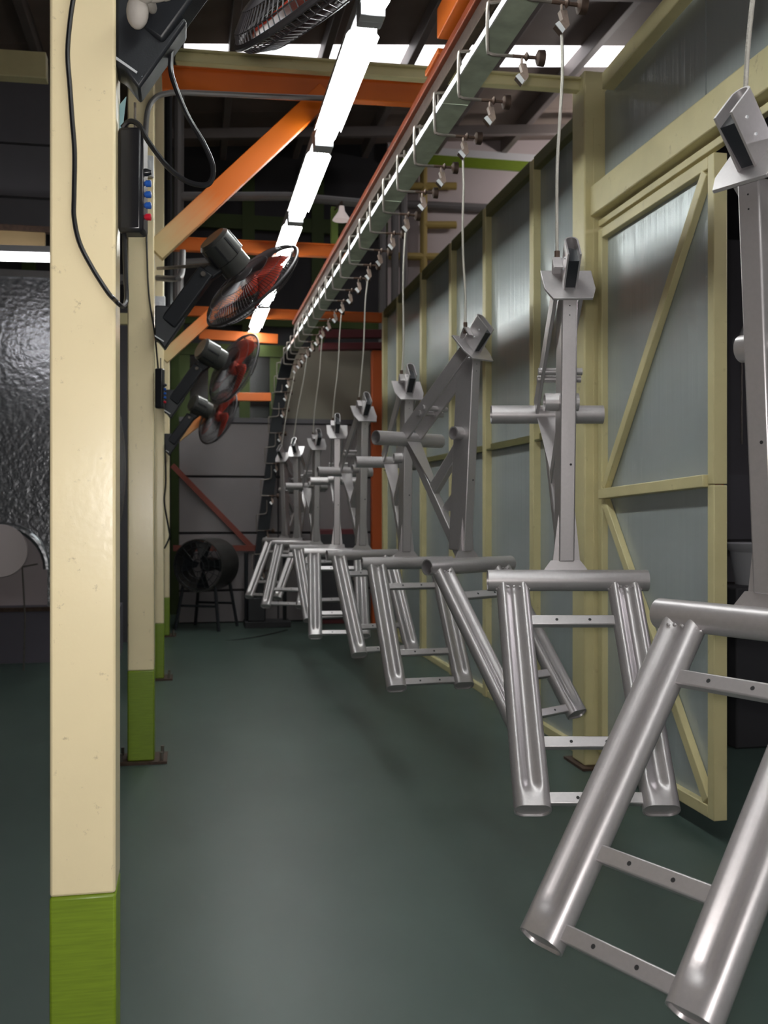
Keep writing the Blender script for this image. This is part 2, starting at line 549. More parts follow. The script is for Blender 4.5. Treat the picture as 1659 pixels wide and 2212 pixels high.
# dark room behind the doorway
dr = struct('wall_booth', (4, 6, 0))
MB().box((XW + 0.07, 6.1, 0), (6, 6.2, 3.0)).build('booth_wall', 'darkgrey', dr)
MB().box((XW + 0.1, 5.9, 1.0), (6, 6.1, 1.42)).build('booth_ledge', mat('booth_ledge_grey', (0.12, 0.115, 0.13), 0.7), dr)
MB().box((XW + 0.07, 0.9, 3.0), (6, 6.2, 3.04)).build('booth_roof', 'dark', dr)
bl = thing('added_booth_light', 'unseen fluorescent batten added to brighten the booth', 'light', (3.9, 2.6, 2.95))  # lamp added out of view to lift the dark booth
MB().tube([(3.9, 2.0, 2.93), (3.9, 3.2, 2.93)], 0.018, 10).build('tube', 'booth_fill_tube', bl)
MB().box((3.87, 1.95, 2.95), (3.93, 3.25, 3.0)).build('housing', 'housing', bl)

# ------------------------------------------------------------------ cream columns with green feet
XC = -0.139


def column(y, wd, xr_, zg, label, zt=5.0, dep=0.13, plate=True):
    t = thing('steel_column', label, 'column', (xr_ - wd / 2, y + dep / 2, 0), 0, 'cream columns along the aisle')
    MB().box((xr_ - wd, y, zg), (xr_, y + dep, zt)).build('shaft', 'cream', t, bevel=0.006)
    MB().box((xr_ - wd - 0.0006, y - 0.0006, 0.012 if plate else 0.0), (xr_ + 0.0006, y + dep + 0.0006, zg)).build('green_foot', 'green', t, bevel=0.006)
    if plate:
        MB().box((xr_ - wd - 0.05, y - 0.03, 0), (xr_ + 0.06, y + dep + 0.04, 0.012)).build('base_plate', 'rust', t)
        for sx in (xr_ - wd - 0.03, xr_ + 0.035):
            for sy in (y + 0.0, y + dep):
                MB().tube([(sx, sy, 0.012), (sx, sy, 0.05)], 0.008, 8).build('anchor_bolt', 'rod', t)
    return t


d1 = 1.97
p = P(250, 1930, d1)
q = P(113, 1930, d1)
COL1 = (p.y, (p - q).length, p.x, p.z)
column(*COL1, 'cream column with a black cord running down its face', plate=True)
d2 = 4.69
p2 = P(333, 1448, d2)
COL2 = (p2.y, 0.122, p2.x, p2.z)
column(*COL2, 'cream column behind the control box, carrying the lit orange brace')
d3 = 6.95
p3 = P(354, 1347, d3)
COL3 = (p3.y, 0.122, p3.x, p3.z)
column(*COL3, 'slim cream column just behind the braced one')
d4 = 9.3
p4 = P(366, 1291, d4)
COL4 = (p4.y, 0.122, p4.x, p4.z)
column(*COL4, 'most distant cream column, beside the drum fan')

# steel frame over the aisle: tie beam, orange cross beams and braces
tb = thing('tie_beam', 'cream steel tie beam under the skylight strip', 'beam', P(380, 126, 4.6))
a, b = P(380, 126, 4.62), P(1262, 190, 4.66)
MB().beam(a, b, 0.05, 0.045, (0, 1, 0)).build('beam_web', 'cream_wall', tb, bevel=0.004)
MB().beam(a + Vector((0, 0.0, 0.027)), b + Vector((0, 0.0, 0.027)), 0.085, 0.008, (0, 1, 0)).build('beam_flange', 'cream_wall', tb)


def cross(Y, ul, vl, ur, vr, hh, brace, label, blabel, mt='orange'):
    a, b = PY(ul, vl, Y + 0.07), PY(ur, vr, Y + 0.07)
    t = thing('cross_beam', label, 'beam', a, 0, 'orange cross beams over the aisle')
    MB().beam(a, b, 0.06, hh, (0, 1, 0)).build('beam_bar', mt, t, bevel=0.004)
    MB().beam(a + Vector((0.0, 0, hh / 2)), b + Vector((0, 0, hh / 2)), 0.09, 0.008, (0, 1, 0)).build('beam_flange', mt, t)
    if brace:
        (u0, v0, u1, v1, wd) = brace
        a, b = PY(u0, v0, Y + 0.03), PY(u1, v1, Y + 0.05)
        br = MB()
        L = (b - a).length
        br.beam((0, 0, 0), (L, 0, 0), 0.05, wd, (0, 1, 0))
        o = br.build('diagonal_brace', 'orange_spray', None, bevel=0.003)
        o.location = a
        o.rotation_euler = ((b - a).normalized().to_track_quat('X', 'Z')).to_euler()
        tag(o, blabel, 'brace', 'orange diagonal braces')


cross(COL2[0], 350, 173, 935, 208, 0.105, (334, 545, 705, 200, 0.10), 'orange cross beam with a grey conduit under it', 'bright orange brace fading to cream at the column')
cross(COL3[0], 366, 528, 745, 545, 0.085, (352, 775, 588, 562, 0.085), 'orange cross beam seen behind the second fan motor', 'orange brace seen through the fan guard')
cross(COL4[0], 376, 672, 832, 688, 0.085, (366, 960, 480, 872, 0.075), 'farthest high orange cross beam behind the hook line', 'short orange brace under the farthest fan')
o = MB().beam(PY(430, 722, 10.2), PY(600, 733, 10.2), 0.06, 0.10, (0, 1, 0)).build('cross_beam', 'orange', None, bevel=0.004)
tag(o, 'short orange beam below the last lit tubes', 'beam')
o = MB().beam(PY(480, 857, 10.3), PY(585, 858, 10.3), 0.06, 0.085, (0, 1, 0)).build('cross_beam', 'orange', None, bevel=0.004)
tag(o, 'low orange beam in front of the dark green glazing', 'beam')

# orange end portal beside the panel wall
pt = thing('end_portal', 'orange portal post with a maroon lintel at the end of the panel wall', 'post', PY(815, 1350, 10.15))
a = PY(815, 1350, 10.15)
MB().box((a.x - 0.06, a.y - 0.05, 0), (a.x + 0.06, a.y + 0.05, PY(815, 758, 10.15).z)).build('portal_post', mat('dark_orange_paint', (0.42, 0.075, 0.01), 0.5), pt, bevel=0.004)
MB().beam(PY(690, 722, 10.15), PY(836, 722, 10.15), 0.09, 0.085, (0, 1, 0)).build('lintel', 'maroon', pt, bevel=0.004)
MB().beam(PY(690, 750, 10.15), PY(836, 748, 10.15), 0.12, 0.07, (0, 1, 0)).build('lintel_flange', 'maroon', pt, bevel=0.004)
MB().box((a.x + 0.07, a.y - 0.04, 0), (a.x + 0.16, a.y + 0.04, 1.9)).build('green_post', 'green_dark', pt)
# X-brace on the end wall
xb = thing('wall_brace', 'thin dark orange cross brace on the end wall sheets', 'brace', PY(470, 1100, YB - 0.05))
MB().beam(PY(372, 1005, YB - 0.03), PY(545, 1183, YB - 0.03), 0.03, 0.055, (0, 1, 0)).build('diagonal_bar', M['brickred'], xb)
MB().beam(PY(374, 1184, YB - 0.08), PY(560, 1184, YB - 0.08), 0.03, 0.06, (0, 1, 0)).build('horizontal_bar', M['brickred'], xb)

# ------------------------------------------------------------------ pipes and conduits
def pipe(pts, r, label, m='greypipe', name='pipe', cat='pipe', n=10, group=None):
    o = MB().tube(pts, r, n).build(name, m)
    return tag(o, label, cat, group)


Y2 = COL2[0]
pipe(spline([PY(720, 213, Y2 - 0.01), PY(560, 207, Y2 - 0.01), PY(400, 200, Y2 - 0.01), PY(360, 202, Y2 - 0.015), PY(335, 212, Y2 - 0.02), PY(319, 240, Y2 - 0.02), PY(314, 300, Y2 - 0.02), PY(312, 360, Y2 - 0.02)], 6), 0.013, 'grey conduit bending down from the orange beam onto the column', name='conduit', cat='conduit')
pipe([P(387, 20, 8.0) + Vector((0, 0, 0.2)), P(385, 690, 8.0)], 0.042, 'grey vertical riser pipe behind the hanging cord loop', name='riser_pipe')
pipe([P(362, 20, 8.2) + Vector((0, 0, 0.2)), P(364, 700, 8.2)], 0.036, 'dark vertical riser pipe close beside the braced column', m='blackmatt', name='riser_pipe')
pipe([P(384, 424, 8.0), PY(620, 424, P(384, 424, 8.0).y), PY(860, 446, P(384, 424, 8.0).y)], 0.036, 'long grey horizontal pipe crossing behind the lit tubes', name='main_pipe')
pipe(spline([PY(395, 540, Y2 + 1.9), PY(392, 590, Y2 + 1.9), PY(380, 602, Y2 + 1.9), PY(340, 600, COL3[0])], 5), 0.02, 'grey pipe elbow behind the second fan bracket', name='pipe_elbow')
pipe([PY(340, 580, Y2 + 0.05), PY(455, 572, Y2 - 0.1)], 0.008, 'thin stay rod from the column to the second fan', m='rod', name='stay_rod', cat='rod')
pipe([P(386, 566, 8.0), P(455, 563, 8.0)], 0.024, 'short grey pipe stub behind the second fan motor', name='pipe_stub')
yy = 11.42
yr = thing('yellow_rail_frame', 'yellow pipe rails standing against the pale far wall', 'rail', PY(915, 560, yy))
for nm, u0, v0, u1, v1 in (('upright', 915, 300, 915, 640), ('lower_rail', 840, 553, 955, 555), ('upper_rail', 880, 402, 985, 402), ('middle_rail', 915, 486, 985, 486)):
    MB().tube([PY(u0, v0, yy), PY(u1, v1, yy)], 0.045, 10).build(nm, 'yellowpipe', yr)
pipe([PY(860, 441, 11.44), PY(1060, 450, 11.44)], 0.05, 'dark horizontal pipe across the pale far wall', m='greypipe', name='wall_pipe')
for i, u in enumerate((826, 853, 872)):
    pipe([PY(u, 360 + 40 * (2 - i), 11.2), Vector((PY(u, 680, 11.2).x, 11.2, 0))], 0.045, ('outermost', 'middle', 'innermost')[i] + ' of three grey vertical ducts behind the hook line', name='duct', cat='duct')

# small pendant lamp on a green post
pl = thing('pendant_lamp', 'small white cone lamp above a green post', 'lamp', P(737, 475, 7.1))
c0 = P(738, 476, 7.02)
a = PY(722, 540, COL3[0] + 0.07)
MB().lathe(c0, (0, 0, 1), [(0.066, 0), (0.062, 0.008), (0.024, 0.062), (0.017, 0.10), (0.0, 0.105)], 20).build('shade', mat('pink_white_enamel', (0.75, 0.62, 0.60), 0.4, emit=(1, 0.86, 0.82), estr=0.2), pl)
MB().tube([c0 + Vector((0, 0, 0.10)), c0 + Vector((0, 0, 0.13)), Vector((a.x, a.y, c0.z + 0.14))], 0.008, 8).build('lamp_arm', 'rust', pl)
o = MB().box((a.x - 0.025, a.y - 0.025, PY(722, 545, COL3[0] + 0.07).z + 0.046), (a.x + 0.025, a.y + 0.025, c0.z + 0.16)).build('green_post', mat('light_green_paint', (0.16, 0.24, 0.04), 0.5))
tag(o, 'short green upright behind the cone lamp', 'post')
# lamp added out of sight beyond the panel wall to light the far wall
hb = thing('added_bay_lamp', 'added hidden bulb beyond the panel wall that lights the far wall', 'lamp', (4.6, 10.3, 5.0))
MB().lathe((4.6, 10.3, 5.12), (0, 0, 1), [(0.05, 0), (0.06, 0.02), (0.06, 0.14), (0.0, 0.15)], 20, cap=False).build('cap', 'housing', hb)
MB().ellipsoid((4.6, 10.3, 5.02), (0.10, 0.10, 0.11), 20, 12).build('bulb', mat('added_bulb', (1, 1, 1), 0.5, emit=(1, 0.93, 0.9), estr=55), hb)
MB().tube([(4.6, 10.3, 5.26), (4.6, 10.3, 5.71)], 0.01, 8).build('rod', 'rod', hb)

# ------------------------------------------------------------------ fluorescent fixtures above the aisle
XL, ZL = 0.655, 3.0
PITCH = 1.325
Y0L = P(799, 38, 3.651).y


def fixture(n, first=None):
    t = thing('fluorescent_light', 'triple tube fluorescent light in the row above the aisle', 'light', (XL, Y0L + n * PITCH, ZL), 0, 'fluorescent lights in a row')
    return t


def make_fixture():
    t = fixture(0)
    L = PITCH
    MB().box((-0.05, 0.03, 0.028), (0.05, L - 0.03, 0.085)).build('housing', 'housing', t, world=False, bevel=0.004)
    for y in (0.0, L - 0.05):
        MB().box((-0.046, y, -0.016), (0.046, y + 0.05, 0.07)).build('end_holder', 'housing', t, world=False, bevel=0.003)
    for x in (-0.031, 0, 0.031):
        MB().lathe((x, 0.05, 0), (0, 1, 0), [(0.003, 0), (0.006, 0.02), (0.013, 0.075), (0.0135, 0.09), (0.0135, L - 0.19), (0.013, L - 0.175), (0.006, L - 0.12), (0.003, L - 0.10)], 12).build('tube', 'tube', t, world=False)
    for s in (-1, 1):
        MB().sweep([(0, 0.17, 0), (0, L - 0.17, 0)], [(s * 0.048, 0.03), (s * 0.064, 0.012), (s * 0.065, 0.014), (s * 0.05, 0.033)], side=(1, 0, 0)).build('reflector_wing', 'reflector', t, world=False)
    return t


lt = make_fixture()
for k in [-5, -4, -3, -2, -1, 1, 2, 3, 4, 5]:
    c = dup(lt)
    c.location = (XL, Y0L + k * PITCH, ZL)
# rail that carries the lights
o = MB().box((XL - 0.02, Y0L - 5 * PITCH, ZL + 0.09), (XL + 0.02, Y0L + 6 * PITCH, ZL + 0.115)).build('light_rail', 'housing')
tag(o, 'thin steel rail above the row of lit tubes', 'rail')

# ------------------------------------------------------------------ overhead conveyor
ZR = H0
cv = thing('conveyor_track', 'overhead conveyor with green-grey drip tray under a red rail', 'conveyor', (1.0, 5, 2.74))
TX0, TX1, TZ = 0.95, 1.05, H0 + 1.544
YE = 9.75
# centre line of the bend that dips to the floor at the end of the aisle
end_pts = spline([Vector((1.0, YE, TZ)), Vector((0.985, YE + 0.25, TZ - 0.04)), Vector((0.95, YE + 0.42, TZ - 0.22)), Vector((0.90, YE + 0.48, TZ - 0.55)), Vector((0.83, YE + 0.48, 1.6)), Vector((0.74, YE + 0.46, 0.9)), Vector((0.66, YE + 0.42, 0.12))], 6)
y = -1.2
while y < YE - 0.05:
    y1 = min(y + 1.22, YE)
    s = MB().sweep([(1.0, y + 0.003, TZ), (1.0, y1 - 0.003, TZ)], [(-0.048, 0), (0.05, 0), (0.05, 0.022), (0.047, 0.022), (0.047, 0.003), (-0.048, 0.003)], side=(1, 0, 0)).build('tray_section', 'tray', cv, smooth=False)
    MB().box((0.947, y + 0.003, TZ - 0.001), (0.952, y1 - 0.003, TZ + 0.024)).build('tray_lip', 'traylip', s, smooth=False)
    y = y1
MB().sweep(end_pts, [(-0.06, 0), (0.06, 0), (0.06, 0.02), (-0.06, 0.02)], side=(1, 0, 0)).build('tray_bend', 'blackmatt', cv)  # tray drawn black here: shade of its averted side put into the colour
MB().box((0.995, -1.2, H0 + 1.80), (1.065, YE, H0 + 1.835)).build('rail_beam', 'redbrown', cv, bevel=0.004)
MB().box((1.015, -1.2, H0 + 1.74), (1.045, YE, H0 + 1.80)).build('chain_guide', 'rust', cv, bevel=0.003)
MB().sweep([p_ + Vector((0.03, 0.17, 0.05)) for p_ in end_pts], [(-0.04, 0), (0.04, 0), (0.04, 0.05), (-0.04, 0.05)], side=(1, 0, 0)).build('rail_bend', 'blackmatt', cv)
ob = thing('support_beam', 'heavy orange beam above the near part of the conveyor', 'beam', (1.02, 2, H0 + 1.9))
MB().box((0.965, -1.2, H0 + 1.86), (1.085, P(954, 72, 3.95).y, H0 + 1.98)).build('beam_bar', 'orange', ob, bevel=0.004)
MB().box((0.985, 3.9, H0 + 1.835), (1.075, 4.12, H0 + 1.86)).build('clamp_plate', 'orange', ob, bevel=0.004)

# C hooks
XH = 0.92
HP = 0.3425
YH0 = P(1200, 45, 2.8).y
ZH = H0 + 1.424


def make_hook():
    t = thing('c_hook', 'steel c hook wrapped round the drip tray with crossbar and clip', 'hook', (1.0, YH0, ZH), 0, 'c hooks along the conveyor')
    pts = spline([(0.025, 0, 0.31), (0.025, 0, 0.20), (0.005, 0, 0.172), (-0.04, 0, 0.166), (-0.07, 0, 0.162), (-0.08, 0, 0.15), (-0.08, 0, 0.02), (-0.072, 0, 0.004), (-0.05, 0, 0), (0.02, 0, 0)], 4)
    MB().tube(pts, 0.0055, 8).build('hook_rod', 'rod', t, world=False)
    MB().tube([(0.0, 0, 0.0), (0.10, 0, -0.002)], 0.006, 8).build('crossbar', 'rust', t, world=False)
    MB().lathe((0.088, 0, -0.002), (1, 0, 0), [(0.012, -0.012), (0.024, -0.006), (0.025, 0.014), (0.012, 0.016)], 14).build('end_disc', 'rust', t, world=False)
    MB().lathe((0.045, 0, 0), (1, 0, 0), [(0.008, -0.006), (0.015, 0), (0.008, 0.006)], 12).build('spacer', 'rust', t, world=False)
    cl = MB()
    cl.tube([(0.03, 0, 0.0), (0.03, 0.0, -0.03), (0.034, 0, -0.04)], 0.004, 6)
    cl.prism([(0.022, -0.012, -0.026), (0.042, -0.012, -0.026), (0.050, -0.012, -0.066), (0.028, -0.012, -0.092), (0.008, -0.012, -0.070), (0.030, -0.012, -0.052)], (0, 0.022, 0))
    c = cl.build('clip', 'clip', t, world=False)
    MB().prism([(0.006, -0.014, -0.068), (0.028, -0.014, -0.092), (0.036, -0.014, -0.080), (0.018, -0.014, -0.058)], (0, 0.003, 0)).build('clip_tongue', 'traylip', c, world=False)
    return t


hk = make_hook()
hk['label'] = 'steel c hook with a hanger wire clipped to its crossbar'
hk['group'] = 'c hooks that carry a wire'
for k in range(-1, 22):
    if k == 0:
        continue
    c = dup(hk)
    c['label'] = 'empty steel c hook wrapped round the drip tray with crossbar and clip'
    c['group'] = 'empty c hooks along the conveyor'
    c.location = (1.0, YH0 + k * HP, ZH)
    if k % 3 == 0:
        c['label'] = 'steel c hook with a hanger wire clipped to its crossbar'
        c['group'] = 'c hooks that carry a wire'
    c.rotation_euler = (R(random.uniform(-4, 4)), 0, R(random.uniform(-5, 5)))
for k in range(1, 9):
    p_ = end_pts[min(8 + k * 3, len(end_pts) - 2)]
    c = dup(hk)
    c['label'] = 'dark c hook on the steep dip of the conveyor'
    c['group'] = 'c hooks on the conveyor dip'
    c.location = p_ + Vector((0.0, -0.03, -0.05))
    c.rotation_euler = (0, 0, R(random.uniform(-10, 10)))

# ------------------------------------------------------------------ hanging machine frames
NA = Vector((0, -0.727, 0.687))       # axis of the arm
NT = Vector((0, 0.687, 0.727))
YBT, ZBT = 0.355, 0.50                # cross tube
LEG = Vector((0, -0.39, -0.53))


def leg_mesh(x):
    mb = MB()
    d = LEG.normalized()
    up = Vector((0, -d.z, d.y)).normalized()     # front normal in the y-z plane
    if up.y > 0:
        up = -up
    L = LEG.length
    n = 44
    base = []
    hw, hd = 0.046, 0.0245
    st = hw - hd
    per = 2 * math.pi * hd + 4 * st
    for i in range(n):
        s_ = per * i / n
        if s_ < 2 * st:
            base.append((-st + s_, hd))
        elif s_ < 2 * st + math.pi * hd:
            a = (s_ - 2 * st) / hd
            base.append((st + hd * math.sin(a), hd * math.cos(a)))
        elif s_ < 4 * st + math.pi * hd:
            base.append((st - (s_ - 2 * st - math.pi * hd), -hd))
        else:
            a = (s_ - 4 * st - math.pi * hd) / hd
            base.append((-st - hd * math.sin(a), -hd * math.cos(a)))
    ts = [0.0, 0.2, 0.4, 0.6, 0.8, 0.88, 0.90, 0.915, 0.93, 0.945, 0.97, 1.0]
    vs, fs = [], []
    for t in ts:
        g = 1.0 if t < 0.9 else max(0.0, 1 - (t - 0.9) / 0.045)
        for (a, b) in base:
            if abs(a) < 0.031:
                b = b - math.copysign(0.0145 * g * 0.5 * (1 + math.cos(math.pi * a / 0.031)), b)
            vs.append(Vector((x, 0, 0)) + d * (L * t - (0.22 * b if t > 0.99 else 0)) + Vector((a, 0, 0)) + up * b)
    m = n
    for i in range(len(ts) - 1):
        for j in range(m):
            k = (j + 1) % m
            fs.append((i * m + j, i * m + k, (i + 1) * m + k, (i + 1) * m + j))
    e0 = (len(ts) - 1) * m
    for dd, sc_ in ((0.0, 0.90), (-0.006, 0.88)):
        for (a, b) in base:
            vs.append(Vector((x, 0, 0)) + d * (L + dd - 0.22 * b) + Vector((a * sc_, 0, 0)) + up * (b * sc_))
    for q in range(2):
        for j in range(m):
            k = (j + 1) % m
            fs.append((e0 + q * m + j, e0 + q * m + k, e0 + (q + 1) * m + k, e0 + (q + 1) * m + j))
    fs.append(tuple(e0 + 2 * m + j for j in range(m)))
    mb.add(vs, fs)
    return mb, d, up, L


def make_frame():
    t = thing('machine_frame', '', 'machine frame', (0, 0, 0), 0, 'silver frames hanging from the conveyor')
    kw = dict(world=False)
    MB().ring((-0.225, 0, 0), (0.225, 0, 0), 0.030, 0.026, 28).build('base_tube', 'silver', t, **kw)
    for s in (-1, 1):
        mb, d, up, L = leg_mesh(s * 0.156)
        lo = mb.build('leg', 'silver', t, **kw)
        w_ = MB()
        for i in range(9):
            a = math.pi * (i - 4) / 9
            w_.ellipsoid(Vector((s * 0.156 + 0.045 * math.sin(a), 0, 0)) + d * (0.031 + 0.004 * math.cos(a)) + up * 0.0245 * math.cos(a), (0.005, 0.004, 0.004), 6, 4)
        w_.build('weld_bead', 'silver', lo, **kw)
    for t_ in (0.2, 0.735, 0.955):
        c = d * (L * t_)
        r = MB().beam(c + Vector((-0.115, 0, 0)), c + Vector((0.115, 0, 0)), 0.030, 0.020, d).build('rung', 'silver', t, world=False, bevel=0.003)
        for hx in (-0.045, 0.045):
            MB().tube([c + Vector((hx, 0, 0)) + up * 0.005, c + Vector((hx, 0, 0)) + up * 0.0106], 0.0042, 10).build('bolt_hole', 'hollow', r, **kw)
    # main post
    pb_, pt_ = Vector((0, 0.055, 0.055)), Vector((0, 0.008, 0.795))
    po = MB().beam(pb_, pt_, 0.044, 0.088, (1, 0, 0)).build('main_post', 'silver', t, world=False, bevel=0.004)
    ax = (pt_ - pb_).normalized()
    fr = Vector((0, -ax.z, ax.y))
    if fr.y > 0:
        fr = -fr
    for q in (0.93, 0.965, 0.37):
        c = pb_ + (pt_ - pb_) * q + Vector((0.008 if q < 0.5 else 0, 0, 0))
        MB().tube([c + fr * 0.042, c + fr * 0.0446], 0.0035 if q < 0.5 else 0.0018, 8).build('pin_hole', 'hollow', po, **kw)
    # cross tube at the back
    MB().ring((-0.177, YBT, ZBT), (0.177, YBT, ZBT), 0.029, 0.025, 28).build('cross_tube', 'silver', t, **kw)
    # back strut and its gusset
    sb, stp = Vector((0, 0.05, 0.035)), Vector((0, YBT - 0.01, ZBT - 0.015))
    MB().beam(stp, sb, 0.034, 0.034, (1, 0, 0)).build('back_strut', 'silver', t, world=False, bevel=0.004)
    sd = (sb - stp).normalized()
    MB().prism([(-0.036, YBT - 0.028, ZBT - 0.01), (0.036, YBT - 0.028, ZBT - 0.01), (0.012, YBT - 0.028 + sd.y * 0.24, ZBT + sd.z * 0.24), (-0.012, YBT - 0.028 + sd.y * 0.24, ZBT + sd.z * 0.24)], (0, -0.006, -0.004)).build('strut_gusset', 'silver', t, **kw)
    # middle brace and small web plate
    MB().beam((0, 0.055, 0.46), stp + (sb - stp) * 0.45, 0.030, 0.045, (1, 0, 0)).build('middle_brace', 'silver', t, world=False, bevel=0.003)
    MB().prism([(-0.004, 0.06, 0.20), (-0.004, 0.16, 0.215), (-0.004, 0.075, 0.30)], (0.008, 0, 0)).build('web_plate', 'silver', t, **kw)
    # slotted arm
    pl_c = Vector((0, -0.012, 0.828))
    for s in (-1, 1):
        MB().beam(Vector((s * 0.036, YBT - 0.015, ZBT + 0.02)), pl_c + Vector((s * 0.036, 0, 0)) - NT * 0.005, 0.010, 0.058, (1, 0, 0)).build('arm_bar', 'silver', t, world=False, bevel=0.002)
    for q in (0.30, 0.36):
        c = Vector((0, YBT, ZBT)) + (pl_c - Vector((0, YBT, ZBT))) * q
        MB().tube([c + Vector((-0.048, 0, 0)), c + Vector((0.085, 0, 0))], 0.011, 12).build('arm_pin', 'silver', t, **kw)
    # pulley boss through the post
    MB().ring((-0.060, 0.032, 0.505), (0.036, 0.032, 0.505), 0.0255, 0.020, 24).build('pulley_boss', 'silver', t, **kw)
    # top plate with the two lower corners cut
    xs = Vector((1, 0, 0))
    poly = [(-0.072, 0.062), (0.072, 0.062), (0.072, -0.025), (0.058, -0.072), (-0.052, -0.072), (-0.070, -0.025)]
    MB().prism([pl_c + xs * a + NT * b for a, b in poly], NA * 0.007).build('top_plate', 'silver', t, world=False, bevel=0.001)
    # U channel
    prof_o, prof_i = [], []
    n = 10
    for i in range(n + 1):
        a = math.pi * i / n
        prof_o.append((0.019 * math.cos(a), 0.036 + 0.019 * math.sin(a)))
        prof_i.append((0.0145 * math.cos(a), 0.036 + 0.0145 * math.sin(a)))
    prof = [(0.019, -0.034)] + prof_o + [(-0.019, -0.034), (-0.0145, -0.034)] + prof_i[::-1] + [(0.0145, -0.034)]
    c0 = pl_c + NA * 0.007 + NT * 0.004
    ux = Vector((1, 0, 0))
    mb = MB()
    m = len(prof)
    vs = [c0 + ux * a + NT * b for a, b in prof] + [c0 + NA * 0.105 + ux * a + NT * (b + 0.01) for a, b in prof]
    fs = [(i, (i + 1) % m, m + (i + 1) % m, m + i) for i in range(m)]
    h = len(prof_o) + 1
    io = list(range(0, h + 1))
    # end rims as quad strips between outer and inner outline
    outer = [0] + list(range(1, n + 2)) + [n + 2]
    inner = [m - 1] + [n + 4 + n - i for i in range(n + 1)] + [n + 3]
    for i in range(len(outer) - 1):
        fs.append((outer[i], outer[i + 1], inner[i + 1], inner[i]))
        fs.append((m + outer[i], m + inner[i], m + inner[i + 1], m + outer[i + 1]))
    mb.add(vs, fs)
    uc = mb.build('hook_channel', 'silver', t, world=False, bevel=0.0)
    MB().prism([c0 + ux * -0.0145 + NT * -0.026, c0 + ux * 0.0145 + NT * -0.026, c0 + ux * 0.0145 + NT * 0.03, c0 + ux * -0.0145 + NT * 0.045], NA * 0.085).build('channel_shade', 'blackmatt', uc, **kw)  # black block put in for the shade inside the channel
    for s in (0.04, 0.075):
        for sg in (-1, 1):
            MB().tube([c0 + NA * s + ux * (sg * 0.018) + NT * 0.005, c0 + NA * s + ux * (sg * 0.021) + NT * 0.005], 0.003, 8).build('rivet', 'traylip', uc, **kw)
    # tab for the wire
    tp = pl_c + NT * 0.045 + ux * -0.03
    tb_ = MB()
    tb_.prism([tp + ux * -0.012, tp + ux * 0.012, tp + ux * 0.010 + NA * 0.05 + NT * 0.012, tp + ux * -0.014 + NA * 0.05 + NT * 0.012], NT * 0.004)
    tb_.prism([tp + ux * -0.014 + NA * 0.05 + NT * 0.012, tp + ux * 0.010 + NA * 0.05 + NT * 0.012, tp + ux * 0.010 + NA * 0.045 + NT * -0.03, tp + ux * -0.014 + NA * 0.045 + NT * -0.03], NA * 0.004)
    tb_.build('wire_tab', 'silver', t, **kw)
    # foot gusset of the post
    g = MB()
    g.prism([(-0.042, 0.02, 0.022), (0.042, 0.02, 0.022), (0.036, 0.02, 0.085), (0.022, 0.02, 0.22), (-0.018, 0.02, 0.22), (-0.034, 0.02, 0.085)], (0, 0.008, 0))
    g.prism([(-0.072, 0.012, 0.018), (0.068, 0.012, 0.018), (0.040, 0.018, 0.055), (-0.044, 0.018, 0.055)], (0, 0.006, 0))
    g.build('foot_gusset', 'silver', t, **kw)
    return t


FR = [  # u of base tube centre, depth, turn, height drop, roll, label
    (1641, 1.79, -55, 0.005, 0, 'silver machine frame turned side-on in front of the open doorway'),
    (1226, 2.80, 0, 0.0, 0, 'silver machine frame hanging face-on beside the cream door post'),
    (1016, 3.81, 40, 0.015, 0, 'silver machine frame twisted so its open triangle of struts shows'),
    (880, 4.79, 14, 0.06, 0, 'silver machine frame hanging just beyond the twisted one'),
    (785, 5.86, 20, 0.07, 0, 'silver machine frame hanging second beyond the twisted one'),
    (728, 6.85, 5, 0.10, 0, 'silver machine frame hanging third beyond the twisted one'),
    (684, 7.95, 18, 0.115, 0, 'silver machine frame hanging fourth beyond the twisted one'),
    (640, 8.95, -12, 0.115, 0, 'silver machine frame hanging fifth beyond the twisted one'),
    (612, 9.85, -24, 0.12, 0, 'distant silver machine frame next to the conveyor dip'),
]
fproto = make_frame()
for i, (u, d, ph, dz, roll, lab) in enumerate(FR):
    t = fproto if i == 0 else dup(fproto)
    t.location = P(u, HOR, d) + Vector((0, 0, -0.203 - dz))
    t.rotation_euler = (0, R(roll), R(ph) - TH)
    t['label'] = lab
    # wire from the clip to the tab
    rm = Matrix.Rotation(R(ph) - TH, 3, 'Z')
    tabp = t.location + rm @ (Vector((-0.03, -0.012, 0.828)) + NT * 0.055 + NA * 0.04)
    k = (i - 1) * 3
    top = Vector((1.03, YH0 + k * HP, ZH - 0.07))
    pts = [top]
    for q in (0.2, 0.4, 0.6, 0.8):
        pts.append(top + (tabp - top) * q + Vector((0.006 * math.sin(q * 6 + i), 0.004 * math.cos(q * 5 + i), 0)))
    pts.append(tabp)
    wt = thing('hanger_wire', 'braided hanger wire holding up the ' + lab.replace('silver machine ', '').replace('distant ', 'distant '), 'wire', top, 0, 'hanger wires')
    MB().tube(spline(pts, 5), 0.0046, 7).build('wire_strand', 'cable', wt)
    MB().tube([tabp + Vector((0, 0, 0.03)), tabp + Vector((0, 0, -0.012))], 0.008, 8).build('wire_end', 'rust', wt)

# ------------------------------------------------------------------ fans on the columns
FAX = Vector((0.577, 0.49, -0.65)).normalized()


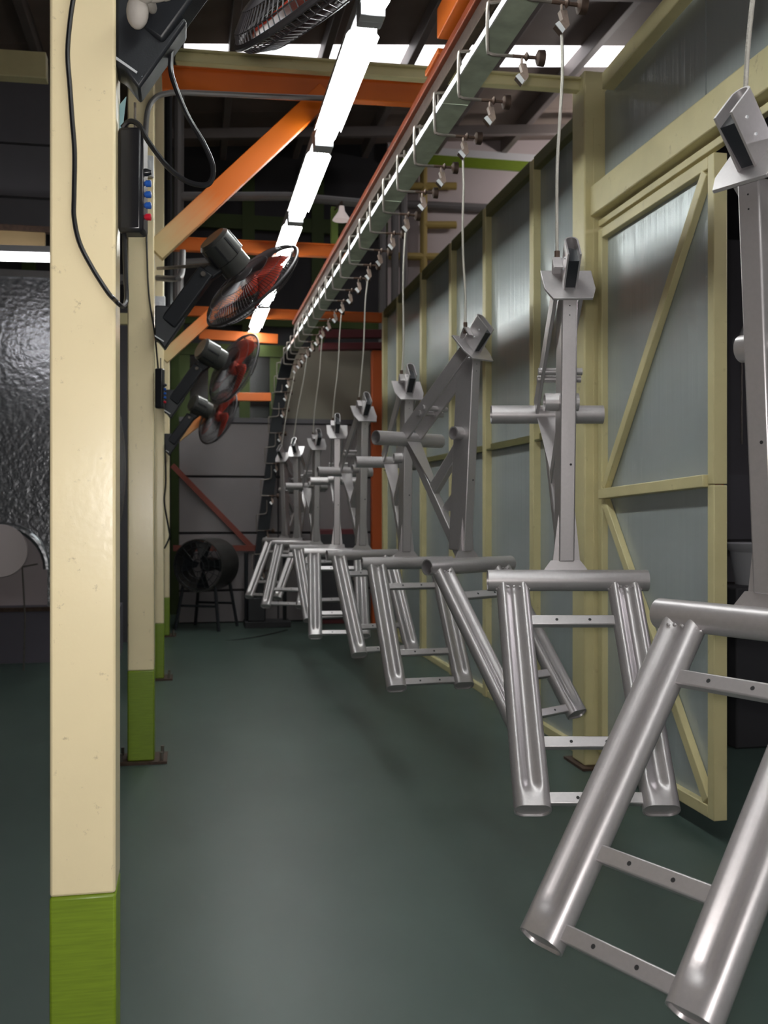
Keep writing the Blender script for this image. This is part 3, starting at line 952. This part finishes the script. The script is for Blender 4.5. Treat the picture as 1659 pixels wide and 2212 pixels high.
def make_fan(ax=FAX):
    t = thing('wall_fan', '', 'fan', (0, 0, 0), 0, 'black column fans with red blades')
    kw = dict(world=False)
    rot = Matrix.Rotation(TH, 3, 'Z')
    br = [(0, 0.20), (0, 0.042), (0.015, 0.037), (0.045, 0.0), (0.14, 0.145), (0.085, 0.20)]
    MB().prism([rot @ Vector((a, -0.04, b)) for a, b in br], rot @ Vector((0, 0.08, 0))).build('wall_bracket', 'blackmatt', t, world=False, bevel=0.006)
    MB().prism([rot @ Vector((0.0, -0.042, 0.055)), rot @ Vector((0.04, -0.042, 0.030)), rot @ Vector((0.042, -0.042, 0.034)), rot @ Vector((0.0, -0.042, 0.061))], rot @ Vector((0, 0.003, 0))).build('bracket_edge', 'traylip', t, **kw)
    a0, a1 = Vector((0.065, 0, 0.118)), Vector((0.245, 0, 0.365))
    MB().beam(a0, a1, 0.066, 0.080, (0, 1, 0)).build('arm', 'blackmatt', t, world=False, bevel=0.008)
    MB().tube([a1 + Vector((-0.012, -0.045, -0.02)), a1 + Vector((-0.012, -0.02, -0.02))], 0.012, 10).build('pivot_bolt', 'rod', t, **kw)
    mc = Vector((0.335, 0.0, 0.440))
    MB().beam(a1 - Vector((0.02, 0, 0.03)), mc + ax * 0.02, 0.05, 0.07, (0, 1, 0)).build('yoke', 'blackmatt', t, world=False, bevel=0.01)
    mo = MB().lathe(mc - ax * 0.09, ax, [(0.0, -0.015), (0.068, -0.015), (0.082, 0.0), (0.084, 0.10), (0.075, 0.105), (0.075, 0.17), (0.05, 0.18)], 28, cap=False).build('motor_housing', 'motor', t, **kw)
    for i in range(8):
        an = 2 * math.pi * i / 8
        a = ax.orthogonal().normalized()
        b = ax.cross(a)
        rd = a * math.cos(an) + b * math.sin(an)
        MB().beam(mc - ax * 0.085 + rd * 0.082, mc + ax * 0.01 + rd * 0.084, 0.010, 0.006, rd.cross(ax)).build('motor_rib', 'black', mo, **kw)
    gc = mc + ax * 0.185
    a = ax.orthogonal().normalized()
    b = ax.cross(a)
    RG = 0.275
    circ = lambda r, h, n=56: [gc + ax * h + (a * math.cos(2 * math.pi * i / n) + b * math.sin(2 * math.pi * i / n)) * r for i in range(n + 1)]
    # guards: radial wires + hoops
    for nm, sgn in (('rear_guard', -1), ('front_guard', 1)):
        g = MB()
        prof = [(0.05, 0.062), (0.14, 0.058), (0.22, 0.045), (0.262, 0.022), (RG, 0.0)]
        for i in range(100):
            an = 2 * math.pi * i / 100
            rd = a * math.cos(an) + b * math.sin(an)
            g.tube([gc + ax * (sgn * h_) + rd * r_ for r_, h_ in prof], 0.0017, 3, cap=False)
        for r_, h_ in prof[:4]:
            g.tube(circ(r_, sgn * h_), 0.0016, 4, cap=False)
        g.lathe(gc + ax * (sgn * 0.060), ax * sgn, [(0.0, 0.006), (0.05, 0.004), (0.052, 0.0)], 20, cap=False)
        g.build(nm, 'guard', t, **kw)
    MB().tube(circ(RG, 0), 0.007, 8, cap=False).build('guard_rim', 'guard', t, **kw)
    MB().lathe(gc - ax * 0.035, ax, [(0.0, 0), (0.045, 0), (0.05, 0.02), (0.045, 0.06), (0.0, 0.065)], 20, cap=False).build('hub', 'blade', t, **kw)
    for q in range(3):
        an0 = 2 * math.pi * q / 3 + 0.5
        vs, fs = [], []
        nr, na = 6, 7
        for i in range(nr + 1):
            r_ = 0.04 + (0.235 - 0.04) * i / nr
            for j in range(na + 1):
                f_ = j / na - 0.5
                spread = R(42 + 30 * math.sin(math.pi * i / nr * 0.8))
                an = an0 + f_ * spread + 0.35 * (i / nr)
                rd = a * math.cos(an) + b * math.sin(an)
                vs.append(gc + rd * r_ + ax * (0.045 * f_ + 0.006))
        w_ = na + 1
        for i in range(nr):
            for j in range(na):
                fs.append((i * w_ + j, i * w_ + j + 1, (i + 1) * w_ + j + 1, (i + 1) * w_ + j))
        o = MB().add(vs, fs).build('blade', 'blade', t, **kw)
        md = o.modifiers.new('thick', 'SOLIDIFY')
        md.thickness = 0.004
    return t


f1 = make_fan()
f1['label'] = 'black fan with a pale wing knob on the corded cream column'
f1.location = P(253, 206, 2.02)
f1.rotation_euler = (0, 0, -TH)
kn = MB()
kn.ellipsoid((0.060, -0.075, 0.132), (0.022, 0.018, 0.034), 16, 10)
kn.ellipsoid((0.076, -0.085, 0.162), (0.022, 0.018, 0.018), 14, 8)
kn.ellipsoid((0.115, -0.08, 0.167), (0.018, 0.015, 0.016), 14, 8)
kn.ellipsoid((0.092, -0.08, 0.160), (0.03, 0.012, 0.012), 12, 8)
kn.ellipsoid((0.08, -0.06, 0.157), (0.012, 0.04, 0.012), 12, 8)
kno = kn.build('wing_knob', 'knobgrey', f1, world=False)
f2 = make_fan()
f2['label'] = 'black fan with red blades in front of the lit tubes'
f2.location = P(335, 755, 4.66)
f2.rotation_euler = (0, 0, -TH)
f3 = make_fan(Vector((0.72, 0.55, -0.42)).normalized())
f3['label'] = 'black fan with red blades on the slim column behind the braced one'
f3.location = P(355, 905, 6.9)
f3.rotation_euler = (0, 0, -TH)
f4 = make_fan(Vector((0.70, 0.60, -0.38)).normalized())
f4['label'] = 'farthest black fan with red blades above the drum fan'
f4.location = P(355, 985, 9.0)
f4.rotation_euler = (0, 0, -TH)

# ------------------------------------------------------------------ control boxes, cords, switches
def control_box(u0, u1, v0, v1, d, label, knob=True):
    p0, p1 = P(u0, v1, d), P(u1, v0, d)
    wd = (u1 - u0) / F * d
    ht = p1.z - p0.z
    s = ht / 0.206
    t = thing('control_box', label, 'control box', p0, -TH, 'fan control boxes')
    MB().box((0, 0, 0), (wd, 0.05 * s, ht)).build('case', 'black', t, world=False, bevel=0.008 * s)
    MB().tube([(wd * 0.58, 0.025, ht), (wd * 0.58, 0.025, ht + 0.055 * s)], 0.003, 6).build('hanger_rod', 'rod', t, world=False)
    for i, (f_, m) in enumerate(((0.165, 'red'), (0.275, 'blue'), (0.38, 'blue'), (0.485, 'blue'))):
        b = MB().lathe((wd - 0.002, 0.02 * s, ht * f_), (1, 0, 0), [(0.0045 * s, 0), (0.0045 * s, 0.003 * s), (0.0065 * s, 0.004 * s), (0.0068 * s, 0.013 * s), (0.005 * s, 0.014 * s)], 14).build('button', m, t, world=False)
        b['label'] = 'red push button' if m == 'red' else 'blue push button'
    if knob:
        MB().lathe((wd - 0.002, 0.02, ht * 0.59), (1, 0, 0), [(0.008, 0), (0.008, 0.006), (0.004, 0.016)], 14).build('knob', 'black', t, world=False)
    return t


control_box(253, 308, 272, 500, 2.03, 'black hanging fan control box with blue and red buttons by the corded column')
control_box(334, 352, 795, 882, 4.66, 'small black fan control box under the second fan')
o = MB().prism([P(257, 312, 2.08), P(255, 230, 2.08), P(273, 208, 2.08), P(262, 305, 2.08)], (0.0, 0.002, 0)).build('card_tag', 'teal')
tag(o, 'pale blue card strip tucked behind the control box', 'card')


def cord(pts, r, label, m='rubber'):
    o = MB().tube(spline(pts, 8), r, 8).build('cord', m)
    return tag(o, label, 'cord')


yf = COL1[0] - 0.006


def c1(u, v):
    return PY(u, v, yf)


cord([c1(163, -30), c1(152, 40), c1(146, 115), c1(151, 190), c1(156, 260), c1(161, 330), c1(160, 420), c1(160, 470), c1(172, 525), c1(200, 580), c1(232, 630), c1(246, 646), P(257, 657, 1.955), P(267, 661, 2.0), P(273, 645, 2.03), P(271, 590, 2.04), P(268, 500, 2.05)], 0.0048, 'black cord winding down the cream column to the control box')
cord([P(372, 100, 2.05), P(369, 150, 2.04), P(380, 190, 2.03), P(405, 250, 2.03), P(440, 310, 2.03), P(460, 360, 2.03), P(455, 392, 2.03), P(437, 400, 2.03), P(400, 390, 2.03), P(360, 358, 2.03), P(320, 305, 2.03), P(300, 270, 2.04), P(280, 262, 2.045), P(264, 276, 2.05)], 0.0055, 'thick black cord looping from the fan to the control box')
cord([PY(316, 470, Y2 - 0.01), PY(318, 560, Y2 - 0.01), PY(322, 640, Y2 - 0.01), PY(334, 720, Y2 - 0.01), PY(342, 800, Y2 - 0.012)], 0.004, 'thin black cord down the braced column')
Y3 = COL3[0]
cord([PY(356, 960, Y3 - 0.01), PY(358, 1040, Y3 - 0.01), PY(355, 1085, Y3 - 0.01), PY(364, 1140, Y3 - 0.01), PY(366, 1160, Y3 - 0.01), PY(355, 1185, Y3 - 0.01)], 0.006, 'thin black cord on the slim column')
sw = thing('switch_box', 'white switch box on the braced cream column', 'switch', PY(326, 385, Y2))
a = PY(326, 362, Y2)
MB().box((a.x - 0.026, Y2 - 0.03, a.z - 0.052), (a.x + 0.014, Y2, a.z + 0.048)).build('case', 'white', sw, bevel=0.004)
MB().box((a.x - 0.012, Y2 - 0.034, a.z - 0.01), (a.x - 0.002, Y2 - 0.03, a.z + 0.02)).build('switch', 'white', sw, bevel=0.001)
sw = thing('switch_box', 'white switch box beside the pipe elbow behind the second fan', 'switch', PY(344, 660, COL3[0] - 0.04))
a = PY(344, 655, COL3[0] - 0.04)
MB().box((a.x - 0.03, a.y, a.z - 0.07), (a.x + 0.04, a.y + 0.04, a.z + 0.05)).build('case', 'white', sw, bevel=0.004)
MB().box((a.x - 0.006, a.y - 0.005, a.z - 0.02), (a.x + 0.012, a.y, a.z + 0.01)).build('switch', 'white', sw, bevel=0.001)
cord([P(367, 1400, 9.0), P(420, 1392, 9.0), P(500, 1385, 9.05), P(560, 1376, 9.3), P(620, 1362, 9.8)], 0.012, 'dark hose lying across the floor near the end wall')

# ------------------------------------------------------------------ drum fan on a stand
df = thing('drum_fan', 'dark drum fan on a tubular stand by the end wall', 'fan', P(430, 1350, 9.9))
c0 = P(427, 1222, 9.75)
ax = Vector((0.42, 0.9, 0)).normalized()
RD = 0.262
MB().ring(c0, c0 + ax * 0.42, RD, RD - 0.012, 36).build('drum', 'motor', df)
MB().lathe(c0 + ax * 0.2, ax, [(0, 0), (0.07, 0), (0.07, 0.15), (0, 0.16)], 20, cap=False).build('motor', 'blackmatt', df)
g = MB()
for r_ in (0.06, 0.12, 0.18, 0.235):
    aa = ax.orthogonal().normalized()
    bb = ax.cross(aa)
    g.tube([c0 + (aa * math.cos(2 * math.pi * i / 36) + bb * math.sin(2 * math.pi * i / 36)) * r_ for i in range(37)], 0.004, 5, cap=False)
for i in range(16):
    an = 2 * math.pi * i / 16
    g.tube([c0 + (aa * math.cos(an) + bb * math.sin(an)) * 0.06, c0 + (aa * math.cos(an) + bb * math.sin(an)) * RD], 0.003, 5, cap=False)
g.build('guard', 'blackmatt', df)
for q in range(4):
    an = q * math.pi / 2 + 0.4
    rd = aa * math.cos(an) + bb * math.sin(an)
    r2 = aa * math.cos(an + 0.7) + bb * math.sin(an + 0.7)
    MB().prism([c0 + ax * 0.1 + rd * 0.06, c0 + ax * 0.1 + rd * 0.24, c0 + ax * 0.16 + r2 * 0.24, c0 + ax * 0.16 + r2 * 0.06], ax * 0.004).build('blade', 'blackmatt', df)
zb = c0.z - RD
sx = Vector((ax.y, -ax.x, 0))
for s in (-1, 1):
    for f_ in (0.03, 0.40):
        top = c0 + ax * f_ + sx * s * 0.17 + Vector((0, 0, -0.20))
        MB().tube([top, Vector((top.x, top.y, 0)) + sx * s * 0.06 + ax * (0.05 if f_ > 0.2 else -0.05)], 0.016, 8).build('leg', 'blackmatt', df)
for f_ in (0.03, 0.40):
    b0 = c0 + ax * f_
    MB().tube([Vector((b0.x, b0.y, 0.24)) + sx * -0.2, Vector((b0.x, b0.y, 0.24)) + sx * 0.2], 0.012, 8).build('stretcher', 'blackmatt', df)
# dark machinery at the foot of the dip
mc = thing('drive_unit', 'dark drive base where the conveyor dips to the floor', 'machine', P(600, 1345, 10.3))
b0 = Vector((0.66, YE + 0.42, 0))
MB().box((b0.x - 0.11, b0.y - 0.15, 0), (b0.x + 0.35, b0.y + 0.15, 0.06)).build('base', 'dark', mc, bevel=0.005)
MB().box((b0.x - 0.08, b0.y - 0.10, 0.06), (b0.x + 0.10, b0.y + 0.10, 0.30)).build('gearbox', 'blackmatt', mc, bevel=0.01)
for x in (-0.09, 0.30):
    MB().tube([(b0.x + x, b0.y, 0.06), (b0.x + x, b0.y, 0.75)], 0.02, 8).build('upright', 'blackmatt', mc)
o = thing('tool_cabinet', 'small dark maroon cabinet against the end wall behind the frames', 'cabinet', PY(720, 1340, 10.4))
a = PY(722, 1340, 10.4)
MB().box((a.x - 0.24, a.y - 0.15, 0), (a.x + 0.24, a.y + 0.1, 0.98)).build('body', 'maroon', o, bevel=0.006)
MB().box((a.x - 0.22, a.y - 0.165, 0.05), (a.x + 0.22, a.y - 0.15, 0.93)).build('door', 'dark', o, bevel=0.004)
MB().box((a.x + 0.17, a.y - 0.175, 0.45), (a.x + 0.185, a.y - 0.165, 0.58)).build('handle', 'rod', o)

# ------------------------------------------------------------------ left hall behind the first column
YT = PY(60, 1430, 8.0)
dT = 7.75
yt = P(60, 1430, dT).y
ov = thing('curing_oven', 'silver embossed-metal clad oven with an arched mouth behind the cream columns', 'oven', P(60, 1430, dT))
xa, xb_ = -6.0, P(238, 1000, dT).x
arc_c = P(5, 1230, dT)
ra = 0.34
zt = P(60, 600, dT).z
# front sheet with an arch cut out of its lower edge
poly = [(xa, 0.42), (xa, zt), (xb_, zt), (xb_, 0.42)]
arc = []
for i in range(17):
    an = math.pi * i / 16
    arc.append((arc_c.x + ra * math.cos(an), arc_c.z + ra * math.sin(an)))
pf = [(xb_, 0.42), (arc_c.x + ra, 0.42)] + arc + [(arc_c.x - ra, 0.42), (xa, 0.42), (xa, zt), (xb_, zt)]
# split in three convex-ish strips to keep faces clean
sh = MB()
th = 0.08
sh.box((xa, yt, 0.42), (arc_c.x - ra, yt + th, zt))
sh.box((arc_c.x + ra, yt, 0.42), (xb_, yt + th, zt))
for i in range(16):
    (x0, z0), (x1, z1) = arc[i], arc[i + 1]
    sh.prism([(x0, yt, z0), (x0, yt, zt), (x1, yt, zt), (x1, yt, z1)], (0, th, 0))
sh.build('front_sheet', 'foil', ov)
MB().tube([(x_, yt - 0.01, z_) for x_, z_ in arc] + [(arc_c.x - ra, yt - 0.01, 0.42)], 0.03, 10).build('arch_rim', 'foil', ov)
# rounded bulge at its right end
bc = P(190, 1012, 7.3)
MB().ellipsoid((bc.x, bc.y, bc.z), (0.27, 0.35, 0.76), 40, 28).build('rounded_end', 'foil', ov)
MB().box((xa, yt - 0.03, 0), (xb_ + 0.05, yt + 0.6, 0.40)).build('base', 'navy', ov)
MB().box((xa, yt + 0.5, 0.4), (xb_, yt + 0.55, zt)).build('inner_wall', 'pinkwall', ov)
MB().box((xa, yt - 0.04, zt), (xb_ + 0.1, yt + 0.1, zt + 0.05)).build('top_rail', 'greypipe', ov)
MB().box((xa, yt - 0.045, 0.40), (xb_ + 0.05, yt - 0.0, 0.43)).build('base_rail', 'rust', ov)

dsk = thing('round_lid', 'round white lid on a thin wire stand before the oven mouth', 'lid', P(0, 1330, 7.3))
c0 = P(0, 1190, 7.3)
MB().lathe(c0, (0.1, -1, 0), [(0.0, 0.0), (0.19, 0), (0.195, 0.008), (0.19, 0.018), (0, 0.022)], 36, cap=False).build('disc', 'pinkwall', dsk)
MB().tube([c0 + Vector((0.15, 0.03, -0.12)), c0 + Vector((0.17, 0.03, -0.5)), Vector((c0.x + 0.16, c0.y + 0.03, 0))], 0.006, 6).build('stand_rod', 'rod', dsk)
MB().tube([c0 + Vector((0.15, 0.03, -0.12)), c0 + Vector((0.26, 0.03, -0.10))], 0.006, 6).build('stand_arm', 'rod', dsk)
MB().tube([c0 + Vector((-0.15, 0.03, -0.12)), Vector((c0.x - 0.2, c0.y + 0.03, 0))], 0.006, 6).build('stand_rod', 'rod', dsk)

# hall light over the oven and boards above
hl = thing('hall_light', 'single lit fluorescent tube above the oven', 'light', P(60, 557, 6.6))
a, b = PY(-160, 551, 6.5), PY(112, 558, 6.5)
MB().tube([a, b], 0.024, 12).build('tube', 'tube_far', hl)
MB().beam(a + Vector((0, 0.0, 0.05)), b + Vector((0.03, 0.0, 0.05)), 0.05, 0.04, (0, 1, 0)).build('housing', 'housing', hl)
bd = thing('hall_board', 'tan board panel above the hall light', 'board', PY(50, 520, 6.9))
MB().box((-3.5, 6.9, PY(50, 548, 6.9).z), (PY(97, 500, 6.9).x, 6.94, PY(50, 500, 6.9).z)).build('board_face', 'wood', bd)
MB().box((-3.5, 6.88, PY(50, 500, 6.9).z), (PY(108, 500, 6.9).x, 6.95, PY(50, 488, 6.9).z)).build('top_trim', 'rust', bd)
o = MB().beam(PY(-250, 124, 6.6), PY(102, 148, 6.6), 0.10, 0.165, (0, 1, 0)).build('hall_beam', 'cream_wall', None, bevel=0.005)
tag(o, 'dim cream beam high in the hall behind the columns', 'beam')
hw = struct('wall_hall', (-3, 9, 0))
MB().box((-7, 9.2, 0), (-0.5, 9.3, 3.0)).build('lower_cladding', 'darkgrey', hw)
for i, (v0, v1) in enumerate(((170, 308), (314, 424), (430, 486))):
    MB().box((-7, 7.3, PY(50, v1, 7.3).z), (PY(112, 300, 7.3).x + 0.3, 7.36, PY(50, v0, 7.3).z)).build('cladding_strip', 'darkgrey', hw)
yt_ = yt - 0.05
o = MB().box((PY(263, 700, yt_).x - 0.3, yt_, PY(262, 700, yt_).z), (PY(238, 1000, yt_).x + 0.35, yt_ + 0.05, PY(262, 676, yt_).z)).build('cream_rail', 'cream_wall')
tag(o, 'short cream rail glimpsed between the first two columns', 'rail')

# ------------------------------------------------------------------ things in the dark booth beyond the door
bs = thing('wash_basin', 'grey plastic basin in the dark booth beyond the doorway', 'basin', P(1630, 1262, 5.2))
c0 = P(1640, 1262, 5.2)
MB().lathe(c0, (0, 0, 1), [(0.0, 0), (0.12, 0), (0.145, 0.17), (0.175, 0.20), (0.18, 0.215), (0.165, 0.212), (0.135, 0.175), (0.11, 0.02), (0, 0.02)], 32, cap=False).build('bowl', 'basin', bs)
MB().tube(spline([c0 + Vector((0.0, 0, 0.19)), c0 + Vector((-0.02, 0, 0.26)), c0 + Vector((0.02, 0, 0.30)), c0 + Vector((0.05, 0, 0.28))], 5), 0.01, 8).build('tap', 'traylip', bs)
MB().box((c0.x - 0.25, c0.y - 0.2, 0), (c0.x + 0.35, c0.y + 0.2, c0.z)).build('stand', 'dark', bs, bevel=0.01)
wl = thing('wall_lamp', 'pale oval bulkhead lamp, unlit, on the booth wall', 'lamp', P(1625, 735, 5.95))
c0 = P(1622, 733, 5.95)
MB().ellipsoid(c0, (0.07, 0.06, 0.105), 24, 16).build('dome', 'white', wl)
MB().tube([c0 + Vector((0, 0.05, 0)), c0 + Vector((0, 0.12, 0))], 0.05, 16).build('mount', 'basin', wl)
MB().tube([c0 + Vector((0.0, 0.1, -0.1)), c0 + Vector((0.0, 0.1, -0.62))], 0.006, 6).build('lead', 'rod', wl)
o = MB().box((P(1568, 400, 5.6).x - 0.02, 5.2, 0), (P(1568, 400, 5.6).x + 0.03, 5.27, 2.99)).build('booth_post', 'orange')
tag(o, 'orange upright glimpsed above the door leaf in the booth', 'post')
